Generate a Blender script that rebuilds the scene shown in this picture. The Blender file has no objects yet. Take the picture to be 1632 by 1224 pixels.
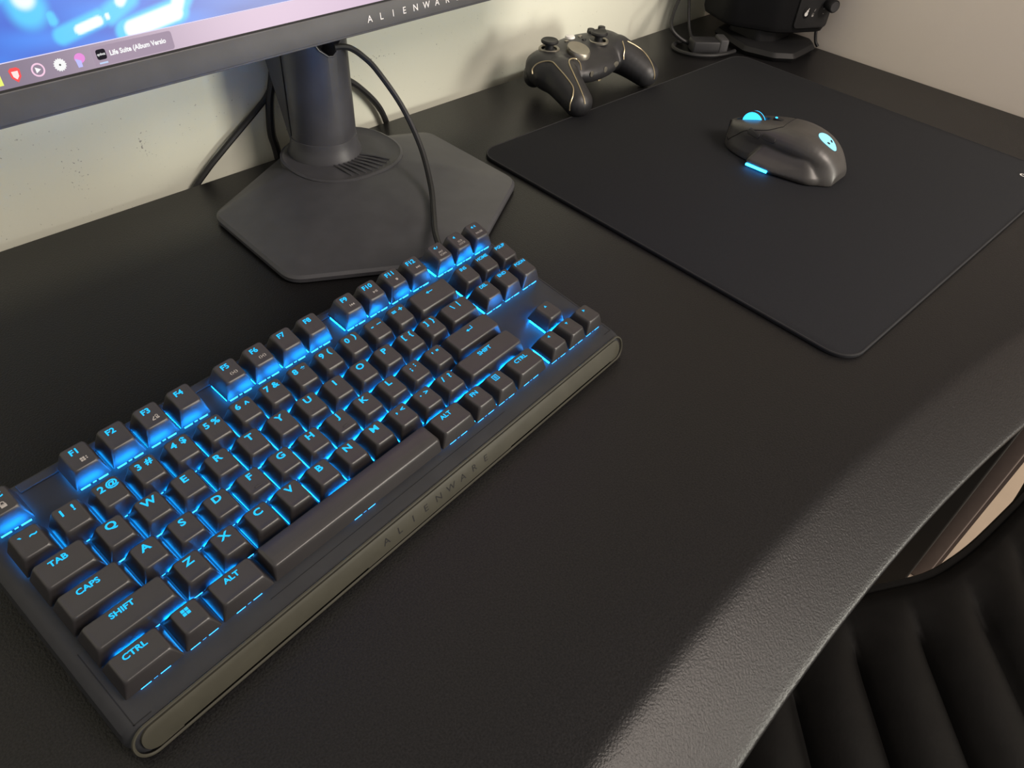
import bpy, bmesh, math, random
from mathutils import Matrix, Vector, Euler
random.seed(7)
SC = bpy.context.scene
COL = SC.collection
S = 0.001                                    # all builders below take millimetres

# ------------------------------------------------------------------ camera
cam_d = bpy.data.cameras.new('camera'); cam = bpy.data.objects.new('camera', cam_d); COL.objects.link(cam)
cam_d.sensor_fit = 'HORIZONTAL'; cam_d.sensor_width = 36.0; cam_d.lens = 36.0*1194.806/1632.0
cam_d.clip_start = 0.005; cam_d.clip_end = 30
RX = Vector((0.70948082, -0.70223703, 0.05916179))
RY = Vector((-0.45543704, -0.52095584, -0.72192944))
RZ = Vector((0.53778626, 0.48525062, -0.68943294))
M = Matrix.Identity(4)
for i in range(3):
    M[i][0] = RX[i]; M[i][1] = -RY[i]; M[i][2] = -RZ[i]
M[0][3], M[1][3], M[2][3] = 0.00540912, -0.18131150, 0.34269732
cam.matrix_world = M
SC.camera = cam

# ------------------------------------------------------------------ world, lights, exposure
w = bpy.data.worlds.new('room_ambient'); SC.world = w; w.use_nodes = True
w.node_tree.nodes['Background'].inputs[0].default_value = (1.0, 0.93, 0.86, 1)
w.node_tree.nodes['Background'].inputs[1].default_value = 0.48
def area(name, loc, target, sx, sy, power, color):
    l = bpy.data.lights.new(name, 'AREA'); l.shape = 'RECTANGLE'; l.size = sx; l.size_y = sy
    l.energy = power; l.color = color
    o = bpy.data.objects.new(name, l); COL.objects.link(o); o.location = loc
    d = Vector(target)-Vector(loc); o.rotation_euler = d.to_track_quat('-Z', 'Y').to_euler()
    return o
# the wall shadows of the stand and the controller come from a lamp across the room, to the right
area('lamp_right_offscreen', (1.60, -2.20, 0.20), (0.45, 0.45, 0.05), 0.6, 0.8, 42, (1.0, 0.95, 0.82))
area('ceiling_lamp_offscreen', (0.95, -1.55, 1.50), (0.4, 0.0, 0.0), 0.8, 0.8, 50, (1.0, 0.87, 0.76))
SC.view_settings.view_transform = 'Standard'
SC.view_settings.look = 'None'
SC.view_settings.gamma = 1.0
SC.view_settings.use_curve_mapping = False
SC.view_settings.exposure = 0.0

# ------------------------------------------------------------------ materials
def node_mat(name):
    m = bpy.data.materials.new(name); m.use_nodes = True
    return m, m.node_tree, m.node_tree.nodes['Principled BSDF']
def mat(name, col, rough=0.5, spec=0.5, metal=0.0, var=0.10, vscale=60, bump=0.0, bscale=900, coat=0):
    m, t, b = node_mat(name)
    b.inputs['Roughness'].default_value = rough
    b.inputs['Specular IOR Level'].default_value = spec
    b.inputs['Metallic'].default_value = metal
    if coat: b.inputs['Coat Weight'].default_value = coat; b.inputs['Coat Roughness'].default_value = 0.3
    tc = t.nodes.new('ShaderNodeTexCoord')
    n = t.nodes.new('ShaderNodeTexNoise'); n.inputs['Scale'].default_value = vscale; n.inputs['Detail'].default_value = 3
    t.links.new(tc.outputs['Object'], n.inputs['Vector'])
    r = t.nodes.new('ShaderNodeValToRGB')
    r.color_ramp.elements[0].color = tuple(c*(1-var) for c in col)+(1,)
    r.color_ramp.elements[1].color = tuple(min(1, c*(1+var)) for c in col)+(1,)
    r.color_ramp.elements[0].position = 0.3; r.color_ramp.elements[1].position = 0.7
    t.links.new(n.outputs['Fac'], r.inputs['Fac']); t.links.new(r.outputs['Color'], b.inputs['Base Color'])
    if bump:
        n2 = t.nodes.new('ShaderNodeTexNoise'); n2.inputs['Scale'].default_value = bscale; n2.inputs['Detail'].default_value = 4
        t.links.new(tc.outputs['Object'], n2.inputs['Vector'])
        bp = t.nodes.new('ShaderNodeBump'); bp.inputs['Strength'].default_value = bump; bp.inputs['Distance'].default_value = 0.0004
        t.links.new(n2.outputs['Fac'], bp.inputs['Height']); t.links.new(bp.outputs['Normal'], b.inputs['Normal'])
    return m
def emit(name, col, strength):
    m, t, b = node_mat(name)
    b.inputs['Base Color'].default_value = (0.004, 0.004, 0.004, 1); b.inputs['Roughness'].default_value = 0.6; b.inputs['Specular IOR Level'].default_value = 0.02
    b.inputs['Emission Color'].default_value = tuple(col)+(1,); b.inputs['Emission Strength'].default_value = strength
    return m

MT = {}
MT['desk'] = mat('desk_black_laminate', (0.0085, 0.0082, 0.0088), 0.33, 0.22, var=0.5, vscale=1000, bump=0.6, bscale=800)
MT['case'] = mat('black_anodised_case', (0.024, 0.025, 0.028), 0.5, 0.22, bump=0.05)
MT['bar'] = mat('warm_grey_satin_bar', (0.042, 0.040, 0.030), 0.5, 0.25, bump=0.04)
MT['cap'] = mat('keycap_black_plastic', (0.018, 0.016, 0.017), 0.40, 0.7, bump=0.06, bscale=2500)
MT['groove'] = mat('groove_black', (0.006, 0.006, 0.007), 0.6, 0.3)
MT['legend'] = emit('legend_cyan_glow', (0.015, 0.50, 1.0), 1.35)
MT['led'] = emit('led_strong_glow', (0.003, 0.27, 1.0), 130.0)
MT['strip'] = emit('led_side_glow', (0.006, 0.32, 1.0), 14.0)
MT['strip_dim'] = emit('led_front_glow', (0.03, 0.36, 1.0), 4.0)
MT['print'] = mat('grey_print', (0.34, 0.32, 0.30), 0.6)
MT['pad'] = mat('mouse_pad_cloth', (0.0092, 0.0098, 0.0125), 0.85, 0.25, var=0.2, vscale=1500, bump=0.15, bscale=2500)
MT['padedge'] = mat('mouse_pad_stitching', (0.020, 0.020, 0.022), 0.8, 0.3, bump=0.5, bscale=1500)
MT['mouse'] = mat('mouse_soft_black', (0.045, 0.042, 0.040), 0.40, 0.5, bump=0.03)
MT['plastic'] = mat('black_plastic', (0.020, 0.020, 0.022), 0.45, 0.5, bump=0.05)
MT['speaker'] = mat('speaker_matte_black', (0.009, 0.009, 0.010), 0.55, 0.3, bump=0.05)
MT['panel'] = mat('speaker_panel_grey', (0.024, 0.024, 0.025), 0.5, 0.35, bump=0.05)
MT['rubber'] = mat('black_rubber', (0.012, 0.012, 0.013), 0.55, 0.4)
MT['stand'] = mat('monitor_dark_grey', (0.047, 0.047, 0.053), 0.42, 0.5, bump=0.05)
MT['bezel'] = mat('bezel_grey', (0.050, 0.050, 0.053), 0.5, 0.4, bump=0.05)
MT['logo'] = mat('silver_lettering', (0.62, 0.60, 0.60), 0.4, 0.5)
MT['gold'] = mat('pale_gold_trim', (0.55, 0.46, 0.30), 0.32, 0.5, metal=0.7)
MT['pewter'] = mat('pewter_metal', (0.28, 0.26, 0.22), 0.38, 0.5, metal=0.8)
MT['white'] = mat('white_print', (0.75, 0.74, 0.72), 0.5)
MT['leather'] = mat('black_leatherette', (0.005, 0.0047, 0.0045), 0.5, 0.07, bump=0.25, bscale=350)
MT['steel'] = mat('black_powder_coat', (0.010, 0.010, 0.010), 0.6, 0.3)
MT['floor'] = mat('beige_floor', (0.30, 0.24, 0.19), 0.5, 0.4, var=0.08, vscale=9)
MT['trim'] = mat('taupe_trim', (0.15, 0.12, 0.11), 0.5, 0.4, var=0.05)
MT['hall'] = mat('hall_beige', (0.40, 0.33, 0.28), 0.7, 0.3, var=0.05)

def wall_mat(name, c, stains=()):
    """painted plaster, with small dark scuff marks at given world points (metres)"""
    m, t, b = node_mat(name); b.inputs['Roughness'].default_value = 0.75; b.inputs['Specular IOR Level'].default_value = 0.25
    tc = t.nodes.new('ShaderNodeTexCoord'); L = t.links
    n = t.nodes.new('ShaderNodeTexNoise'); n.inputs['Scale'].default_value = 7; n.inputs['Detail'].default_value = 4
    L.new(tc.outputs['Object'], n.inputs['Vector'])
    r = t.nodes.new('ShaderNodeValToRGB')
    r.color_ramp.elements[0].color = tuple(x*0.95 for x in c)+(1,); r.color_ramp.elements[1].color = tuple(min(1, x*1.04) for x in c)+(1,)
    L.new(n.outputs['Fac'], r.inputs['Fac'])
    col = r.outputs['Color']
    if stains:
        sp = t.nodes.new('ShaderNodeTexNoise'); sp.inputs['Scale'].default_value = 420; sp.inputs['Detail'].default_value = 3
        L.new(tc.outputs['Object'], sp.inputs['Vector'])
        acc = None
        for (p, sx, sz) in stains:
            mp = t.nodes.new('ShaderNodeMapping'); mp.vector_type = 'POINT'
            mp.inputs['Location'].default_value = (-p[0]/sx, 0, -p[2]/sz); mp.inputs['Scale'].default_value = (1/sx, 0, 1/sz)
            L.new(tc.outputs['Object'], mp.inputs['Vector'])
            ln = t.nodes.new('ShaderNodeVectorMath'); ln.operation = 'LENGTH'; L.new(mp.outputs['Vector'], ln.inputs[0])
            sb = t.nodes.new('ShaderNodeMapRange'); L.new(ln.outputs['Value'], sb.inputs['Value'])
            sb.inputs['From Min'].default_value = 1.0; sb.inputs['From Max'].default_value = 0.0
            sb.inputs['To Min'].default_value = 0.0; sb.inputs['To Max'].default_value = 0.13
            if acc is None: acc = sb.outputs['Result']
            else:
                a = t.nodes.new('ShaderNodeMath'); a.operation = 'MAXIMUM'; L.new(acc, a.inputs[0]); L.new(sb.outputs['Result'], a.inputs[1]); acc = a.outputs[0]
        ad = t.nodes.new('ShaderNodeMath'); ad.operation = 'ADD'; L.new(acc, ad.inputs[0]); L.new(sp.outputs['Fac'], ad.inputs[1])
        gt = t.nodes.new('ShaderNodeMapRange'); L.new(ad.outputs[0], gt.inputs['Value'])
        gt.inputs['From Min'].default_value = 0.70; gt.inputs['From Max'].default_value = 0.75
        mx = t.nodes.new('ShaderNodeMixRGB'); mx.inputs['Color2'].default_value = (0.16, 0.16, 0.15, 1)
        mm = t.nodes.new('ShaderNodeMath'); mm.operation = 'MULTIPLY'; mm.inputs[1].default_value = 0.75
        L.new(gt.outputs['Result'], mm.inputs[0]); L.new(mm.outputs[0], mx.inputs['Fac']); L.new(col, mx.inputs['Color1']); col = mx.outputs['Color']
    L.new(col, b.inputs['Base Color'])
    bn = t.nodes.new('ShaderNodeTexNoise'); bn.inputs['Scale'].default_value = 160; L.new(tc.outputs['Object'], bn.inputs['Vector'])
    bp = t.nodes.new('ShaderNodeBump'); bp.inputs['Strength'].default_value = 0.12; bp.inputs['Distance'].default_value = 0.001
    L.new(bn.outputs['Fac'], bp.inputs['Height']); L.new(bp.outputs['Normal'], b.inputs['Normal'])
    return m
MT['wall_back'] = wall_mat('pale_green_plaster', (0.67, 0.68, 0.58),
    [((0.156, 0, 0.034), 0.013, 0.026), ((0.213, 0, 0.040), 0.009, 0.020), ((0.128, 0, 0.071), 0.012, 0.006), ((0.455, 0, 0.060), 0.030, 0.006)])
MT['wall_right'] = wall_mat('beige_plaster', (0.93, 0.84, 0.735))

# ------------------------------------------------------------------ mesh helpers (millimetres in, metres out)
def mesh(name, V, F, m, smooth=40):
    me = bpy.data.meshes.new(name)
    me.from_pydata([(v[0]*S, v[1]*S, v[2]*S) for v in V], [], F)
    bm = bmesh.new(); bm.from_mesh(me); bmesh.ops.recalc_face_normals(bm, faces=bm.faces); bm.to_mesh(me); bm.free()
    me.materials.append(m)
    if smooth:
        for p in me.polygons: p.use_smooth = True
        me.set_sharp_from_angle(angle=math.radians(smooth))
    return me
def link(name, me, parent=None, loc=(0, 0, 0), rot=None):
    o = bpy.data.objects.new(name, me); COL.objects.link(o)
    if parent: o.parent = parent
    o.location = [c*S for c in loc]
    if rot: o.rotation_euler = rot
    return o
def obj(name, VF, m, parent=None, loc=(0, 0, 0), rot=None, smooth=40):
    return link(name, mesh(name, VF[0], VF[1], m, smooth), parent, loc, rot)
def thing(name, label, cat, loc=(0, 0, 0), rot=None, group=None):
    o = link(name, None, None, loc, rot); return tag(o, label, cat, group)
def tag(o, label, cat, group=None):
    o['label'] = label; o['category'] = cat
    if group: o['group'] = group
    return o
def struct(name, VF, m, **k):
    o = obj(name, VF, m, **k); o['kind'] = 'structure'; return o
def join(*parts):
    V, F = [], []
    for v, f in parts:
        n = len(V); V += list(v); F += [tuple(i+n for i in q) for q in f]
    return V, F
def xf(VF, fn): return [fn(*v) for v in VF[0]], VF[1]
def move(VF, dx, dy, dz): return xf(VF, lambda x, y, z: (x+dx, y+dy, z+dz))
def rotz(VF, a):
    c, s = math.cos(a), math.sin(a); return xf(VF, lambda x, y, z: (c*x-s*y, s*x+c*y, z))
def box(x0, x1, y0, y1, z0, z1):
    V = [(x0, y0, z0), (x1, y0, z0), (x1, y1, z0), (x0, y1, z0), (x0, y0, z1), (x1, y0, z1), (x1, y1, z1), (x0, y1, z1)]
    return V, [(0, 3, 2, 1), (4, 5, 6, 7), (0, 1, 5, 4), (1, 2, 6, 5), (2, 3, 7, 6), (3, 0, 4, 7)]
def loft(rings, cap0=True, cap1=True, closed=True):
    n = len(rings[0]); V = [p for r in rings for p in r]; F = []
    for i in range(len(rings)-1):
        for j in range(n if closed else n-1):
            k = (j+1) % n; F.append((i*n+j, i*n+k, (i+1)*n+k, (i+1)*n+j))
    if cap0: F.append(tuple(range(n))[::-1])
    if cap1: F.append(tuple((len(rings)-1)*n+j for j in range(n)))
    return V, F
def rrect(w, d, r, n=3, cx=0, cy=0):
    """rounded rectangle outline"""
    r = max(0.01, min(r, w/2-0.001, d/2-0.001)); P = []
    for (sx, sy, a0) in ((1, 1, 0), (-1, 1, 90), (-1, -1, 180), (1, -1, 270)):
        for k in range(n+1):
            a = math.radians(a0+90*k/n); P.append((cx+sx*(w/2-r)+r*math.cos(a), cy+sy*(d/2-r)+r*math.sin(a)))
    return P
def rpoly(pts, r, n=4):
    """polygon outline with rounded corners"""
    P = []; N = len(pts)
    for i in range(N):
        p = Vector(pts[i]); a = (Vector(pts[i-1])-p); b = (Vector(pts[(i+1) % N])-p)
        rr = min(r if not isinstance(r, (list, tuple)) else r[i], a.length*0.45, b.length*0.45)
        A = p+a.normalized()*rr; B = p+b.normalized()*rr
        for k in range(n+1):
            t = k/n; q = A*(1-t)**2+p*2*t*(1-t)+B*t*t; P.append((q.x, q.y))
    return P
def inset(P, d):
    """shrink a convex outline towards its centre by about d"""
    cx = sum(p[0] for p in P)/len(P); cy = sum(p[1] for p in P)/len(P); out = []; N = len(P)
    for i in range(N):
        a = Vector(P[i-1]); b = Vector(P[(i+1) % N]); t = (b-a)
        nrm = Vector((t.y, -t.x)).normalized()
        if nrm.dot(Vector((cx, cy))-Vector(P[i])) < 0: nrm = -nrm
        out.append((P[i][0]+nrm.x*d, P[i][1]+nrm.y*d))
    return out
def slab(P, z0, z1, bev=1.0):
    """extruded outline with softened upper and lower edges"""
    Pi = inset(P, bev)
    return loft([[(x, y, z0) for x, y in Pi], [(x, y, z0+bev) for x, y in P], [(x, y, z1-bev) for x, y in P],
                 [(x*0.3+a*0.7, y*0.3+b*0.7, z1-bev*0.3) for (a, b), (x, y) in zip(P, Pi)], [(x, y, z1) for x, y in Pi]])
def bbox(x0, x1, y0, y1, z0, z1, bev=1.0, r=None):
    return slab(rrect(x1-x0, y1-y0, r or bev*1.2, 3, (x0+x1)/2, (y0+y1)/2), z0, z1, bev)
def cyl(r0, r1, z0, z1, n=24, bev=0.0):
    c = lambda r, z: [(r*math.cos(2*math.pi*k/n), r*math.sin(2*math.pi*k/n), z) for k in range(n)]
    if bev: return loft([c(r0-bev, z0), c(r0, z0+bev), c(r1, z1-bev), c(r1-bev*0.3, z1-bev*0.3), c(r1-bev, z1)])
    return loft([c(r0, z0), c(r1, z1)])
def lathe(prof, n=28):
    return loft([[(r*math.cos(2*math.pi*k/n), r*math.sin(2*math.pi*k/n), z) for k in range(n)] for r, z in prof])
def spline(pts, seg=8):
    P = [Vector(p) for p in pts]; P = [2*P[0]-P[1]]+P+[2*P[-1]-P[-2]]; out = []
    for i in range(1, len(P)-2):
        for k in range(seg):
            t = k/seg; a, b, c, d = P[i-1:i+3]
            out.append(0.5*((2*b)+(c-a)*t+(2*a-5*b+4*c-d)*t*t+(3*b-a-3*c+d)*t**3))
    out.append(P[-2]); return out
def tube(pts, r, n=8, seg=8, raw=False, closed=False):
    P = [Vector(p) for p in pts] if raw else spline(pts, seg)
    rings = []; N = len(P); u = None
    for i, p in enumerate(P):
        if closed: t = (P[(i+1) % N]-P[i-1]).normalized()
        else: t = (P[min(i+1, N-1)]-P[max(i-1, 0)]).normalized()
        if u is None:
            u = t.cross(Vector((0, 0, 1)));  u = u if u.length > 0.05 else t.cross(Vector((1, 0, 0)))
        u = (u-t*u.dot(t)).normalized(); v = t.cross(u)
        rr = r[i] if isinstance(r, (list, tuple)) else r
        rings.append([tuple(p+rr*(math.cos(2*math.pi*k/n)*u+math.sin(2*math.pi*k/n)*v)) for k in range(n)])
    if closed: rings.append(rings[0]); return loft(rings, False, False)
    return loft(rings)
_tc = {}
def text(txt, size, sx=1.2, bold=0.012, space=1.0):
    """lettering as flat geometry centred on the origin: x right, y up"""
    key = (txt, size, sx, bold, space)
    if key in _tc: return _tc[key]
    cu = bpy.data.curves.new('lettering', 'FONT'); cu.body = txt; cu.size = size; cu.align_x = 'CENTER'; cu.align_y = 'CENTER'
    cu.offset = bold*size; cu.resolution_u = 3; cu.space_character = space
    o = bpy.data.objects.new('lettering', cu); COL.objects.link(o)
    dg = bpy.context.evaluated_depsgraph_get(); me = bpy.data.meshes.new_from_object(o.evaluated_get(dg))
    V = [(v.co.x*sx, v.co.y, 0) for v in me.vertices]; F = [tuple(p.vertices) for p in me.polygons]
    bpy.data.objects.remove(o); bpy.data.curves.remove(cu); bpy.data.meshes.remove(me)
    if V:
        cx = (min(v[0] for v in V)+max(v[0] for v in V))/2; cy = (min(v[1] for v in V)+max(v[1] for v in V))/2
        if txt not in ("'", '"', '`', ',', '.', '-', '_', '~', '^', '*', ';'): V = [(x-cx, y-cy, 0) for x, y, z in V]
        else: V = [(x-cx, y, 0) for x, y, z in V]
    _tc[key] = (V, F); return V, F
def poly(pts): return [(x, y, 0) for x, y in pts], [tuple(range(len(pts)))]
def disc(r, n=16, sx=1, sy=1): return poly([(r*sx*math.cos(2*math.pi*k/n), r*sy*math.sin(2*math.pi*k/n)) for k in range(n)])
def ringflat(r0, r1, n=20):
    V = []; F = []
    for k in range(n):
        a = 2*math.pi*k/n; V += [(r0*math.cos(a), r0*math.sin(a), 0), (r1*math.cos(a), r1*math.sin(a), 0)]
    for k in range(n): j = (k+1) % n; F.append((2*k, 2*k+1, 2*j+1, 2*j))
    return V, F
def rect(cx, cy, w, h): return poly([(cx-w/2, cy-h/2), (cx+w/2, cy-h/2), (cx+w/2, cy+h/2), (cx-w/2, cy+h/2)])
def line2(x0, y0, x1, y1, t):
    d = Vector((x1-x0, y1-y0)).normalized(); n = Vector((-d.y, d.x))*t/2
    return poly([(x0-n.x, y0-n.y), (x1-n.x, y1-n.y), (x1+n.x, y1+n.y), (x0+n.x, y0+n.y)])
def blend(name, blobs, voxel, m, parent, smooth_it=10, loc=(0, 0, 0)):
    """fuse overlapping solids into one continuous skin"""
    V, F = join(*blobs)
    o = link(name, mesh(name, V, F, m, 0), parent, loc)
    md = o.modifiers.new('r', 'REMESH'); md.mode = 'VOXEL'; md.voxel_size = voxel*S
    sm = o.modifiers.new('s', 'SMOOTH'); sm.factor = 0.5; sm.iterations = smooth_it
    dg = bpy.context.evaluated_depsgraph_get(); me = bpy.data.meshes.new_from_object(o.evaluated_get(dg))
    o.modifiers.clear(); old = o.data; o.data = me; bpy.data.meshes.remove(old); me.name = name
    for p in me.polygons: p.use_smooth = True
    return o
def cut(o, VF):
    """cut a real opening into a part"""
    k = link('cutter', mesh('cutter', VF[0], VF[1], o.data.materials[0], 0), o.parent, [c/S for c in o.location])
    md = o.modifiers.new('b', 'BOOLEAN'); md.operation = 'DIFFERENCE'; md.solver = 'EXACT'; md.object = k
    bpy.context.view_layer.update()
    me = bpy.data.meshes.new_from_object(o.evaluated_get(bpy.context.evaluated_depsgraph_get()))
    o.modifiers.clear(); old = o.data; n = old.name; o.data = me; bpy.data.meshes.remove(old); me.name = n
    km = k.data; bpy.data.objects.remove(k); bpy.data.meshes.remove(km)
    for p in me.polygons: p.use_smooth = True
    me.set_sharp_from_angle(angle=math.radians(35))
def ellipsoid(c, r, rot=(0, 0, 0), n=16, m=10, p=1.0):
    R = Euler([math.radians(a) for a in rot]).to_matrix(); rings = []
    sp = lambda v: math.copysign(abs(v)**p, v)
    for i in range(m+1):
        a = -math.pi/2+math.pi*i/m; a = max(-1.5, min(1.5, a))
        rings.append([tuple(Vector(c)+R@Vector((r[0]*sp(math.cos(a))*sp(math.cos(2*math.pi*k/n)), r[1]*sp(math.cos(a))*sp(math.sin(2*math.pi*k/n)), r[2]*sp(math.sin(a))))) for k in range(n)])
    return loft(rings)

# ------------------------------------------------------------------ the room
WY, WX = 436, 1044                            # faces of the back wall and of the right wall
struct('wall_back', box(-900, 2400, WY, WY+80, -740, 1500), MT['wall_back'])
struct('wall_right', box(WX, WX+90, -205, WY, -740, 1500), MT['wall_right'])
struct('floor', box(-900, 2400, -1500, WY, -760, -740), MT['floor'])
struct('wall_hall', box(2320, 2400, -1500, WY, -740, 1500), MT['hall'])
struct('trim_1', join(bbox(WX-9, WX+99, -228, -203, -740, 1500, 2), box(WX-4, WX+94, -233, -228, -740, 1500)), MT['trim'])
struct('baseboard_right', bbox(WX-11, WX, -203, WY, -740, -660, 2), MT['hall'])

# ------------------------------------------------------------------ the desk
def smooth01(x): x = max(0, min(1, x)); return x*x*(3-2*x)
def front_u(x):                               # where the flat top starts to roll down (gently concave front)
    return -125-min(46, 2.55e-4*(x-285)**2)
desk = thing('desk', 'black desk with softly rolled concave front edge against the walls', 'desk', (300, 150, -740))
rows = []
NX = 70
for i in range(NX+1):
    x = -620+(1038+620)*i/NX; y0 = front_u(x); prof = [(421, -24), (421, -1.5), (419.5, 0)]
    prof += [(421-(421-y0)*k/6, 0) for k in range(1, 6)]
    yy, zz = y0+5, 0.0
    for k in range(1, 19):
        t = k/18; a = math.radians(23*smooth01(t/0.30)+7*t); yy -= 3.42*math.cos(a); zz -= 3.42*math.sin(a); prof.append((yy, zz))
    for a in (45, 62, 80, 95): a = math.radians(a); yy -= 1.3*math.cos(a); zz -= 1.3*math.sin(a); prof.append((yy, zz))
    prof += [(yy+1, zz-8), (yy+6, zz-11), (y0, -40), (421-2, -40)]
    rows.append([(x-300, y-150, z+740) for y, z in prof])
obj('tabletop', loft(rows), MT['desk'], desk, smooth=50)
for (lx, ly, ey) in ((960, -150, 55), (960, 330, 50), (-560, -150, 55), (-560, 330, 50)):
    obj('leg', bbox(lx-300, lx+70-300, ly-ey-150, ly+30-150, 0, 740-40, 3), MT['steel'], desk)

# ------------------------------------------------------------------ keyboard
KR = Matrix(((0.995903674, -0.089217967, 0.014697827), (0.090420527, 0.982658516, -0.161883816), (0.0, 0.162549672, 0.986700362)))
KT = Vector((-12.078976, 133.039445, 50.384564))
KO = Vector((172, -68, -28))                  # keyboard frame point that carries the empty
kb = thing('keyboard', 'black mechanical keyboard with glowing cyan legends beside monitor base', 'keyboard')
kb.matrix_world = Matrix.Translation((KR@KO+KT)*S) @ KR.to_4x4()
def kobj(name, VF, m, parent=kb, at=(0, 0, 0), smooth=40):
    return obj(name, VF, m, parent, [a-b for a, b in zip(at, KO)] if parent is kb else at, smooth=smooth)
DECK = -11.6
X0, X1, Y0, Y1 = -9.5, 355.0, -140.0, 7.0
P = rrect(X1-X0, Y1-Y0, 7, 5, (X0+X1)/2, (Y0+Y1)/2)
def shr(P, dl, dr, df, db):
    out = []
    for x, y in P:
        fx = (x-X0)/(X1-X0); fy = (y-Y0)/(Y1-Y0); out.append((x+dl*(1-fx)-dr*fx, y+df*(1-fy)-db*fy))
    return out
kobj('case', loft([[(x, y, -28) for x, y in shr(P, 5, 5, 3, 3)], [(x, y, -26) for x, y in shr(P, 1.5, 1.5, 0, 0)], [(x, y, -20) for x, y in shr(P, 0, 0, 1.6, 0)],
                  [(x, y, -15) for x, y in shr(P, 1.2, 1.2, 4.0, 0.6)], [(x, y, -12.6) for x, y in shr(P, 3.4, 3.4, 5.2, 1.6)], [(x, y, DECK) for x, y in shr(P, 5.5, 5.5, 6.6, 3)]]), MT['case'], smooth=25)
for fx in (35, 309):
    kobj('flip_foot', bbox(fx-14, fx+14, -9, -2, -49.6, -27.5, 1), MT['rubber'])
# seams in the deck
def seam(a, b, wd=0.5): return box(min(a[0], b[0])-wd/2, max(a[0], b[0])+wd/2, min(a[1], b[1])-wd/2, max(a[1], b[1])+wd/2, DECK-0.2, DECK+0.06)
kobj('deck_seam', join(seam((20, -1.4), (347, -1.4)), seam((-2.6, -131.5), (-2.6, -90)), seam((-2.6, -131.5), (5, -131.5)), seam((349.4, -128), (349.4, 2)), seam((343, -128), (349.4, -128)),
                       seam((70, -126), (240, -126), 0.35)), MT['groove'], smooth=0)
kobj('rear_deck', bbox(20, 346, -1.0, 4.0, DECK-0.5, DECK+0.7, 0.3), MT['case'])
# slanted front: stadium bar in a thin rim.  local plane: x along, v up the slope
fy0, fz0, fy1, fz1 = -141.2, -26.2, -134.8, -12.2
SL = math.hypot(fy1-fy0, fz1-fz0); vy, vz = (fy1-fy0)/SL, (fz1-fz0)/SL; ny, nz = -vz, vy
def onfront(x, v, h): return (x, fy0+vy*v+ny*h, fz0+vz*v+nz*h)
PB = rrect(354, SL-1.8, 6.4, 7, 172.6, SL/2+0.2)
fbar = kobj('front_bar', xf(slab(PB, -1.5, 0.9, 0.4), onfront), MT['bar'])
PR = rrect(360.5, SL+1.6, 8, 9, 172.6, SL/2+0.1)
kobj('front_rim', tube([onfront(x, v, 0.2) for x, v in PR], 0.75, 6, raw=True, closed=True), MT['bar'])
for a in (12, 232): cut(fbar, xf(box(a, a+106, 0.6, 1.9, -3.0, 3.0), onfront))
wm = []
for i, ch in enumerate('ALIENWARE'):
    wm.append(move(text(ch, 6.4, 1.05, 0.0), 171.6+(i-4)*9.75, SL/2+0.6, 0))
kobj('wordmark', xf(join(*wm), lambda x, y, z: onfront(x, y, 0.98)), MT['groove'], smooth=0)

U = 19.05; GAP = 0.41
ROWZ = [2.9, 2.4, 1.25, 0.45, 0.75, 0.1]; TILT = [8, 7, 3, 0, -3, -4]
KB0 = -9.3
_caps = {}
def cap_mesh(wu, row, kind='n'):
    key = (wu, row, kind)
    if key in _caps: return _caps[key]
    bw, bd = wu*U-1.0, U-1.0; tw, td = bw-6.4, 12.9; h = ROWZ[row]-KB0; tt = math.tan(math.radians(TILT[row]))
    if kind == 'space':
        tw, td = bw-3.0, 13.0; spec = [(0, 0.6, 0), (0.72, 0.9, 0), (0.90, 1.4, 0), (0.97, 3.0, 0), (1.02, 6.5, 0)]
    R = []
    def ring(wd, dp, r, z): R.append([(x, y, z+tt*y*z/h) for x, y in rrect(wd, dp, r, 4)])
    ring(bw, bd, 0.7, 0); ring(bw-0.3, bd-0.3, 0.8, 1.0)
    ring(tw+1.7, td+1.5, 1.5, h-1.9); ring(tw+0.7, td+0.6, 1.7, h-0.55); ring(tw, td, 1.7, h-0.10); ring(tw-0.7, td-0.7, 1.5, h)
    if kind == 'space':
        ring(tw-2, td-4, 1.2, h+0.45); ring(tw-3, td-8, 1.0, h+0.62)
    else:
        ring(tw-2.0, td-2.0, 1.3, h-0.12); ring(tw-4.6, td-5.0, 1.0, h-0.20)
    me = mesh('keycap', *loft(R), MT['cap'], 50); _caps[key] = me; return me
sb = []
for s in (-1, 1): sb.append(box(s*4.6-2.4, s*4.6+2.4, -8.5, -7.6, 0, 1.75))
sb.append(box(-0.9, 0.9, -8.4, -7.6, 0.3, 1.5)); sb.append(box(-6.8, 6.8, 7.6, 8.5, 0, 1.75))      # three front bars, rear lamp
for s in (-1, 1): sb.append(box(s*8.05-0.45, s*8.05+0.45, -6.8, 6.8, 0, 1.75))
STRIP = mesh('light_strip', *join(*sb), MT['strip'], 0)
STRIP.materials.append(MT['strip_dim']); STRIP.materials.append(MT['led'])
for p in STRIP.polygons: p.material_index = 1 if p.index < 18 else (2 if p.index < 24 else 0)
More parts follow.
